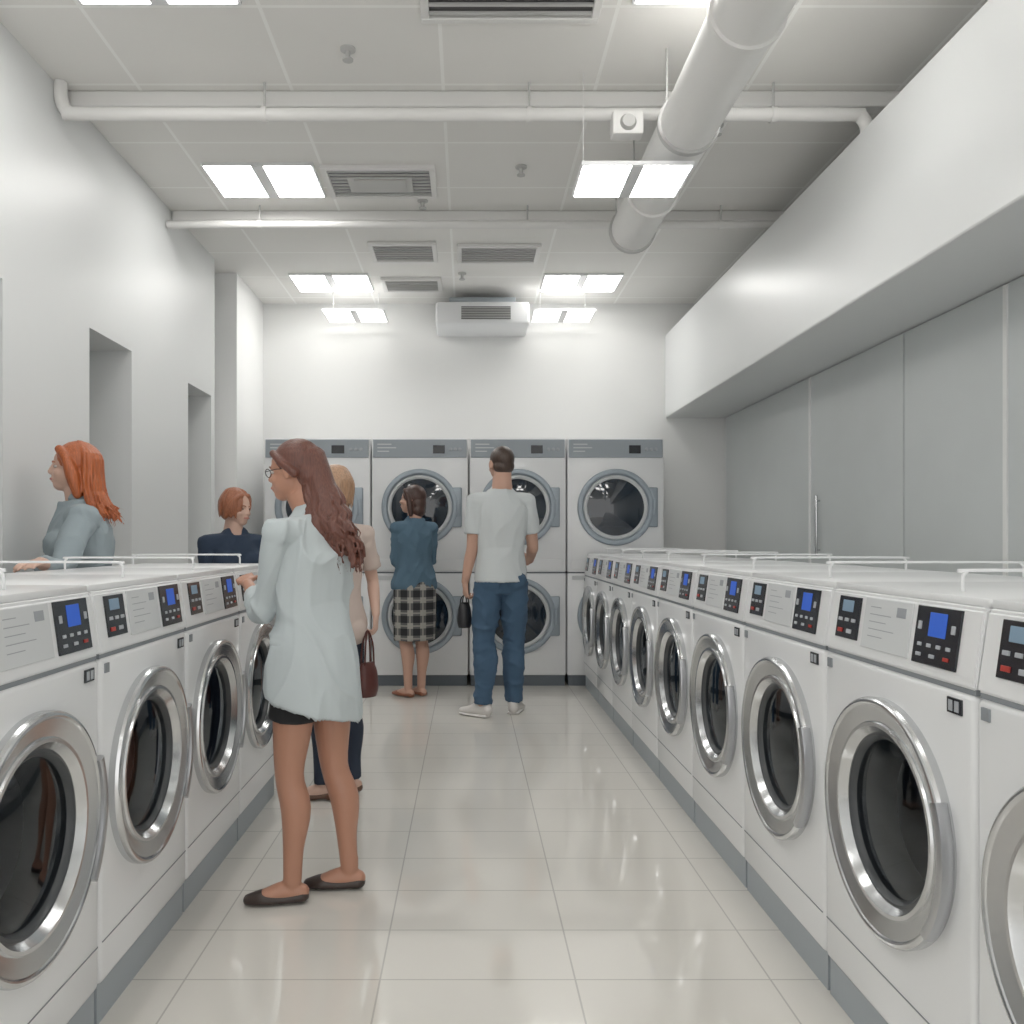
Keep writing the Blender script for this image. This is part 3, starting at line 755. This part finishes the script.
for sg in (-1, 1): tube(bm, [(sg*.05, .05, .07), (sg*.077, .01, .03), (sg*.074, -.04, -.02)], [.014, .015, .018], sub=3)
# small gathered knot of the half-up style
ell(bm, (0, -.118, .045), (.026, .020, .024))
s.hbm(bm)
mt, q = s.headmat(); hw = mt @ V((0, -.080, -.01))
tube(bm, [hw+V((0, 0, .04)), hw+V((.035, -.02, -.06)), hw+V((.062, -.05, -.14)), hw+V((.088, -.06, -.21)), hw+V((.118, -.06, -.26)), hw+V((.135, -.055, -.29))],
     [(.050, .050), (.052, .046), (.052, .040), (.048, .034), (.034, .024), (.016, .012)], side=(1, 0, 0), seg=20, sub=4)
def path(t, rnd):
    th = rnd.uniform(0, 2*math.pi); a = math.cos(th); b = math.sin(th); k = rnd.uniform(.9, 1.12)
    ph = rnd.choice([0, .5, 1.0, 3.0, 3.6])+rnd.uniform(-.3, .3); am = rnd.uniform(.010, .020); end = rnd.uniform(-.37, -.28)
    pts = []
    C = [(0, 0, .03), (.02, -.01, -.03), (.035, -.020, -.07), (.048, -.035, -.11), (.062, -.05, -.15), (.076, -.058, -.185), (.092, -.06, -.22), (.112, -.06, -.255), (.135, -.058, end)]
    Rr = [.03, .044, .053, .057, .060, .062, .060, .056, .050]
    for i, (c, r_) in enumerate(zip(C, Rr)):
        w_ = am*min(1, i/4)*math.sin(ph+i*1.9)
        pts.append(hw+V((c[0]+r_*a*k+w_, c[1]+r_*.72*b*k+w_*.5*math.cos(ph), c[2])))
    return pts
strands(bm, path, .0056, 150, 3, .3)
s.child('hair', bm, hd, 'long wavy dark brown hair', voxel=.0036, smooth=1)
bm = bmesh.new()
for sg in (-1, 1):
    for i in range(16):
        a0, a1 = 2*math.pi*i/16, 2*math.pi*(i+1)/16
        tube(bm, [(sg*.032+.021*math.cos(a0), .088, .0+.016*math.sin(a0)), (sg*.032+.021*math.cos(a1), .088, .0+.016*math.sin(a1))], [.0016]*2, sub=1, seg=6)
    tube(bm, [(sg*.053, .088, .004), (sg*.078, .03, .004), (sg*.08, -.01, .0)], [.0016]*3, sub=1, seg=6)
tube(bm, [(-.011, .088, .003), (.011, .088, .003)], [.0016]*2, sub=1, seg=6)
s.hbm(bm); s.child('glasses', bm, M['black'], 'thin dark-framed glasses')

# ---- woman behind, beige top with handbag
arms = {'R': ((-.485, 4.22, 1.045), (-.455, 4.10, .885), (0, -.15, -1), (-.9, .1, 0), .8)}
feet = {'R': ((-.57, 4.09), (-.5, -.6)), 'L': ((-.70, 4.0), (-1, -.2))}
p = s = Person('blonde woman in beige top and dark jeans holding handbag', (-.655, 4.07), 1.60, (-.5, .85), (-.6, .8), arms=arms, feet=feet, pelvis=(.0, -.01), shoulder=(.0, 0), head=(-.01, .02), skin=SK2)
bm = bmesh.new(); s.torso(bm, .47, .84, .010, full=True)
for k in 'LR': s.arm(bm, k, .8 if k == 'L' else .4, .008, .012)
s.child('blouse', bm, cloth('beige_blouse', (.54, .44, .39)), 'pale beige blouse', voxel=.007, fold=.004, ridge=.010, rs=(5, 3))
bm = bmesh.new(); s.torso(bm, .45, .55, .004)
for k in 'LR': s.leg(bm, k, 1, .005, .010)
s.child('jeans', bm, cloth('dark_denim', (.018, .026, .045)), 'dark navy jeans', voxel=.008, fold=.004)
s.shoes(mat('brown_shoe', (.10, .045, .025), .4))
hb = hmat('hair_strawberry', (.38, .22, .13)); s.brows(hb)
bm = bmesh.new(); ell(bm, (0, -.022, .03), (.083, .098, .092)); ell(bm, (0, -.06, -.03), (.072, .058, .08)); s.shorthair(bm, 110, .006, 5, drop=.09); s.hbm(bm)
s.child('hair', bm, hb, 'strawberry blonde shoulder-length hair', voxel=.0045, smooth=1)

def handbag(loc, w, h, d, m_, label, rot, strap):
    root = empty('handbag', loc, rot, label, 'handbag')
    bm = bmesh.new()
    tube(bm, [(0, 0, 0), (0, 0, h*.25), (0, 0, h*.7), (0, 0, h)], [(w*.82, d*.8), (w, d), (w*.9, d*.85), (w*.66, d*.35)], side=(1, 0, 0), seg=24, sub=5, cap='flat')
    finish(bm, 'bag_body', m_, parent=root, angle=70)
    for sy in (-1, 1):
        bm = bmesh.new(); a = w*.5
        tube(bm, [(-a, sy*d*.3, h*.93), (-a*.75, sy*d*.25, h+strap*.6), (0, 0, h+strap), (a*.75, sy*d*.25, h+strap*.6), (a, sy*d*.3, h*.93)], [.0045]*5, seg=8, sub=5)
        finish(bm, 'strap', m_, parent=root, angle=180)
    return root
handbag((-.488, 4.035, .49), .062, .165, .042, mat('oxblood_leather', (.075, .016, .012), .35), 'oxblood leather handbag held by blonde woman', .9, .155)

# ---- woman in cardigan
arms = {'L': ((-.575, 6.64, 1.075), (-.50, 6.81, 1.10), (.8, .5, .1), (.3, -.7, 0), .3),
        'R': ((-.305, 6.79, 1.075), (-.45, 6.87, 1.14), (-.9, -.1, .1), (-.1, -.9, 0), .3)}
feet = {'L': ((-.475, 6.60), (-.5, .45)), 'R': ((-.375, 6.66), (-.5, .75))}
p = s = Person('woman in slate-blue cardigan and plaid skirt facing dryers', (-.43, 6.65), 1.685, (-.4, .9), (-.93, .2), arms=arms, feet=feet, head=(-.02, .02), skin=SK, voxel=.007, shw=.086)
tl = cloth('slate_knit', (.08, .145, .205), .3)
bm = bmesh.new(); s.torso(bm, .51, .84, .010, lambda z: .008 if z > .6 else .022, full=True)
for k in 'LR': s.arm(bm, k, 1, .006, .006)
s.child('cardigan', bm, tl, 'slate blue knitted cardigan', voxel=.007, fold=.004, ridge=.009)
pm = bpy.data.materials.new('plaid_wool'); pm.use_nodes = True; nt = pm.node_tree; bs = nt.nodes['Principled BSDF']; bs.inputs['Roughness'].default_value = .9
tc = nt.nodes.new('ShaderNodeTexCoord'); sx = nt.nodes.new('ShaderNodeSeparateXYZ'); nt.links.new(tc.outputs['Object'], sx.inputs[0])
def stripe(src, freq, thr, ph=0):
    a = nt.nodes.new('ShaderNodeMath'); a.operation = 'MULTIPLY_ADD'; a.inputs[1].default_value = freq; a.inputs[2].default_value = ph; nt.links.new(src, a.inputs[0])
    b = nt.nodes.new('ShaderNodeMath'); b.operation = 'FRACT'; nt.links.new(a.outputs[0], b.inputs[0])
    c = nt.nodes.new('ShaderNodeMath'); c.operation = 'LESS_THAN'; c.inputs[1].default_value = thr; nt.links.new(b.outputs[0], c.inputs[0]); return c.outputs[0]
def addn(a, b, op='ADD'):
    n = nt.nodes.new('ShaderNodeMath'); n.operation = op; nt.links.new(a, n.inputs[0])
    if isinstance(b, float): n.inputs[1].default_value = b
    else: nt.links.new(b, n.inputs[1])
    return n.outputs[0]
t = addn(stripe(sx.outputs['X'], 10, .55), stripe(sx.outputs['Z'], 10, .55))
t2 = addn(stripe(sx.outputs['X'], 10, .12, .3), stripe(sx.outputs['Z'], 10, .12, .3))
t = addn(addn(t, .4, 'MULTIPLY'), addn(t2, -.28, 'MULTIPLY'))
rp = nt.nodes.new('ShaderNodeValToRGB'); cr = rp.color_ramp; cr.interpolation = 'LINEAR'
cr.elements[0].color = (.36, .345, .31, 1); cr.elements[1].position = .42; cr.elements[1].color = (.09, .09, .092, 1)
e = cr.elements.new(.8); e.color = (.02, .021, .024, 1)
nt.links.new(t, rp.inputs[0]); nt.links.new(rp.outputs[0], bs.inputs['Base Color'])
bm = bmesh.new(); H = s.H
tube(bm, [s.spine(.55), s.spine(.53), s.spine(.45), s.spine(.36), s.spine(.27)], [(.162, .122), (.170, .138), (.172, .148), (.170, .148), (.166, .146)], side=s.R, seg=40, sub=4, cap='flat')
s.child('skirt', bm, pm, 'black and cream plaid skirt', voxel=.008, fold=.012, fs=(14, 1.2))
s.shoes(mat('tan_shoe', (.30, .11, .06), .4))
hk = hmat('hair_dark_brown', (.055, .024, .017)); s.brows(hk)
bm = bmesh.new(); ell(bm, (0, -.022, .03), (.086, .10, .094)); ell(bm, (0, -.055, -.035), (.080, .064, .085)); ell(bm, (0, -.055, -.09), (.082, .058, .06))
for sg in (-1, 1): tube(bm, [(sg*.05, .045, .075), (sg*.078, .012, .02), (sg*.078, -.005, -.06), (sg*.074, -.01, -.125)], [.018, .022, .026, .020], sub=3)
s.hbm(bm); s.child('hair', bm, hk, 'dark brown shoulder-length bob', voxel=.006, smooth=2)

# ---- man
arms = {'L': ((.03, 5.87, 1.20), (-.02, 5.915, .955), (.05, .05, -1), (.8, .3, 0), .95),
        'R': ((.465, 5.97, 1.21), (.465, 6.21, 1.10), (-.35, .9, .0), (-.8, -.3, -.3), .4)}
feet = {'L': ((.105, 5.86), (-.75, .6)), 'R': ((.335, 5.99), (.25, .9))}
p = s = Person('man in white t-shirt and blue jeans seen from behind', (.235, 5.9), 1.915, (-.12, .99), (-.35, .93), female=False, arms=arms, feet=feet, head=(-.0, .02), skin=SK, voxel=.006, shw=.097)
ts = cloth('tshirt_cotton', (.60, .635, .645), .08)
bm = bmesh.new(); s.torso(bm, .50, .838, .008, lambda z: .008 if z > .72 else .010, full=True)
tube(bm, [s.spine(.62), s.spine(.56), s.spine(.50)], [(.160, .128), (.172, .144), (.180, .156)], side=s.R, seg=36, sub=4, cap='flat')
for k in 'LR': s.arm(bm, k, .4, .007, .012)
s.child('shirt', bm, ts, 'loose white t-shirt', voxel=.007, smooth=4, fold=.004, ridge=.010, rs=(4.0, 1.8), fs=(8, 3.2), dg=.4)
bm = bmesh.new(); s.torso(bm, .455, .53, .003)
for k in 'LR': s.leg(bm, k, 1, .006, .020)
s.child('jeans', bm, cloth('blue_denim', (.050, .10, .17), .3), 'blue denim jeans', voxel=.008, fold=.003, ridge=.010, rs=(6, 7), fs=(12, 9))
s.shoes(mat('pale_sneaker', (.70, .67, .64), .5), kind='sneaker', sole=mat('sneaker_sole', (.80, .78, .76), .5))
hm = hmat('hair_short_brown', (.055, .032, .023)); s.brows(hm)
bm = bmesh.new(); ell(bm, (0, -.020, .032), (.077, .094, .084)); ell(bm, (0, -.046, -.015), (.070, .06, .058)); s.hbm(bm)
s.child('hair', bm, hm, 'short brown hair', voxel=.006, smooth=2)
handbag((-.025, 5.925, .625), .055, .18, .045, mat('black_leather', (.012, .012, .015), .4), 'black bag held by man in jeans', .6, .05)

# ---- red-haired woman behind machines
arms = {'L': ((-1.69, 3.43, 1.115), (-1.625, 3.15, 1.165), (.04, -1, -.05), (0, 0, -1), .15),
        'R': ((-1.90, 3.84, 1.08), (-1.93, 3.68, .95), (-.1, -.6, -.8), (.9, -.2, 0), .3)}
p = s = Person('red-haired woman in grey-blue top leaning on washers', (-1.765, 3.78), 1.69, (-.88, -.47), (-.94, -.3), arms=arms, head=(-.03, -.01), skin=SK2, voxel=.006, shw=.102)
gb = cloth('grey_blue_top', (.28, .335, .36))
bm = bmesh.new(); s.torso(bm, .48, .845, .014, lambda z: .022 if z > .6 else .014)
for k in 'LR': s.arm(bm, k, .8, .012, .012)
s.child('shirt', bm, gb, 'grey-blue long-sleeved top', voxel=.007, fold=.004, ridge=.010)
bm = bmesh.new(); s.torso(bm, .45, .55, .006)
for k in 'LR': s.leg(bm, k, 1, .007, .01)
s.child('trousers', bm, cloth('charcoal', (.04, .04, .05)), 'charcoal trousers', voxel=.010)
s.shoes(M['black'])
ho = hmat('hair_copper', (.40, .10, .03)); s.brows(ho)
bm = bmesh.new(); ell(bm, (0, -.026, .032), (.086, .102, .092)); ell(bm, (0, -.06, -.03), (.084, .068, .085)); ell(bm, (0, -.055, -.10), (.078, .058, .06))
for sg in (-1, 1): tube(bm, [(sg*.045, .05, .078), (sg*.08, .015, .03), (sg*.084, -.01, -.05), (sg*.08, -.03, -.13)], [.02, .024, .03, .02], sub=3)
s.hbm(bm); mt, q = s.headmat(); mr = mt.to_3x3()
def path(t, rnd):
    th = rnd.uniform(math.radians(-75), math.radians(75)); a = math.sin(th); b = math.cos(th)
    k = rnd.uniform(.9, 1.15); e = rnd.uniform(-.28, -.19)
    L = lambda x, y, z: mt @ V((x, y, z))
    w_ = rnd.uniform(-.012, .012); f = rnd.uniform(.0, .05)
    return [L(a*.03, -.02-.02*b, .118), L(a*.080*k, -.03-.078*b*k, .06), L(a*.092*k, -.03-.088*b*k, -.02), L(a*.094*k+w_, -.03-.095*b*k, -.09), L(a*.098*k-w_, -.035-.11*b*k, -.155), L(a*.10*k+w_, -.05-(.12+f)*b*k, e)]
strands(bm, path, .0062, 180, 8, .3)
s.child('hair', bm, ho, 'long copper red hair', voxel=.0042, smooth=1)

# ---- navy jacket woman beyond the row
p = s = Person('auburn-haired woman in navy jacket standing beyond washers', (-1.36, 4.84), 1.535, (.55, -.83), (.90, -.43), pitch=.12, head=(.02, -.02), skin=SK2, voxel=.006)
nv = cloth('navy_wool', (.02, .035, .065))
bm = bmesh.new(); s.torso(bm, .46, .838, .02)
for k in 'LR': s.arm(bm, k, 1, .018, .012)
s.child('jacket', bm, nv, 'navy jacket', voxel=.008, fold=.006, ridge=.006)
bm = bmesh.new(); s.torso(bm, .45, .55, .006)
for k in 'LR': s.leg(bm, k, 1, .008, .01)
s.child('trousers', bm, cloth('dark_trousers', (.03, .03, .035)), 'dark trousers', voxel=.010)
s.shoes(M['black'])
ha = hmat('hair_auburn', (.30, .105, .05)); s.brows(ha)
bm = bmesh.new(); ell(bm, (0, -.026, .036), (.084, .096, .090)); ell(bm, (0, -.058, -.02), (.078, .060, .073))
for sg in (-1, 1): tube(bm, [(sg*.03, .055, .088), (sg*.072, .030, .05), (sg*.082, .0, -.01), (sg*.078, -.02, -.06)], [.014, .018, .02, .014], sub=3)
s.shorthair(bm, 120, .006, 9, drop=.06)
s.hbm(bm); s.child('hair', bm, ha, 'short auburn hair', voxel=.0045, smooth=1)

# ------------------------------------------------------------------ world, camera
w = bpy.data.worlds.new('World'); scene.world = w; w.use_nodes = True
bg = w.node_tree.nodes['Background']; bg.inputs[0].default_value = (1.0, .985, .96, 1); bg.inputs[1].default_value = 1.5
cam = bpy.data.cameras.new('Camera'); co = bpy.data.objects.new('Camera', cam); COL.objects.link(co)
co.location = (0, 0, 1.25); co.rotation_euler = (math.pi/2, 0, 0)
cam.sensor_width = 36; cam.lens = 36*830/1024; cam.shift_x = 44/1024; cam.shift_y = 28/1024; cam.clip_start = .05
scene.camera = co
try:
    scene.view_settings.view_transform = 'Standard'
    scene.view_settings.gamma = 1.08
except Exception as e: print(e)
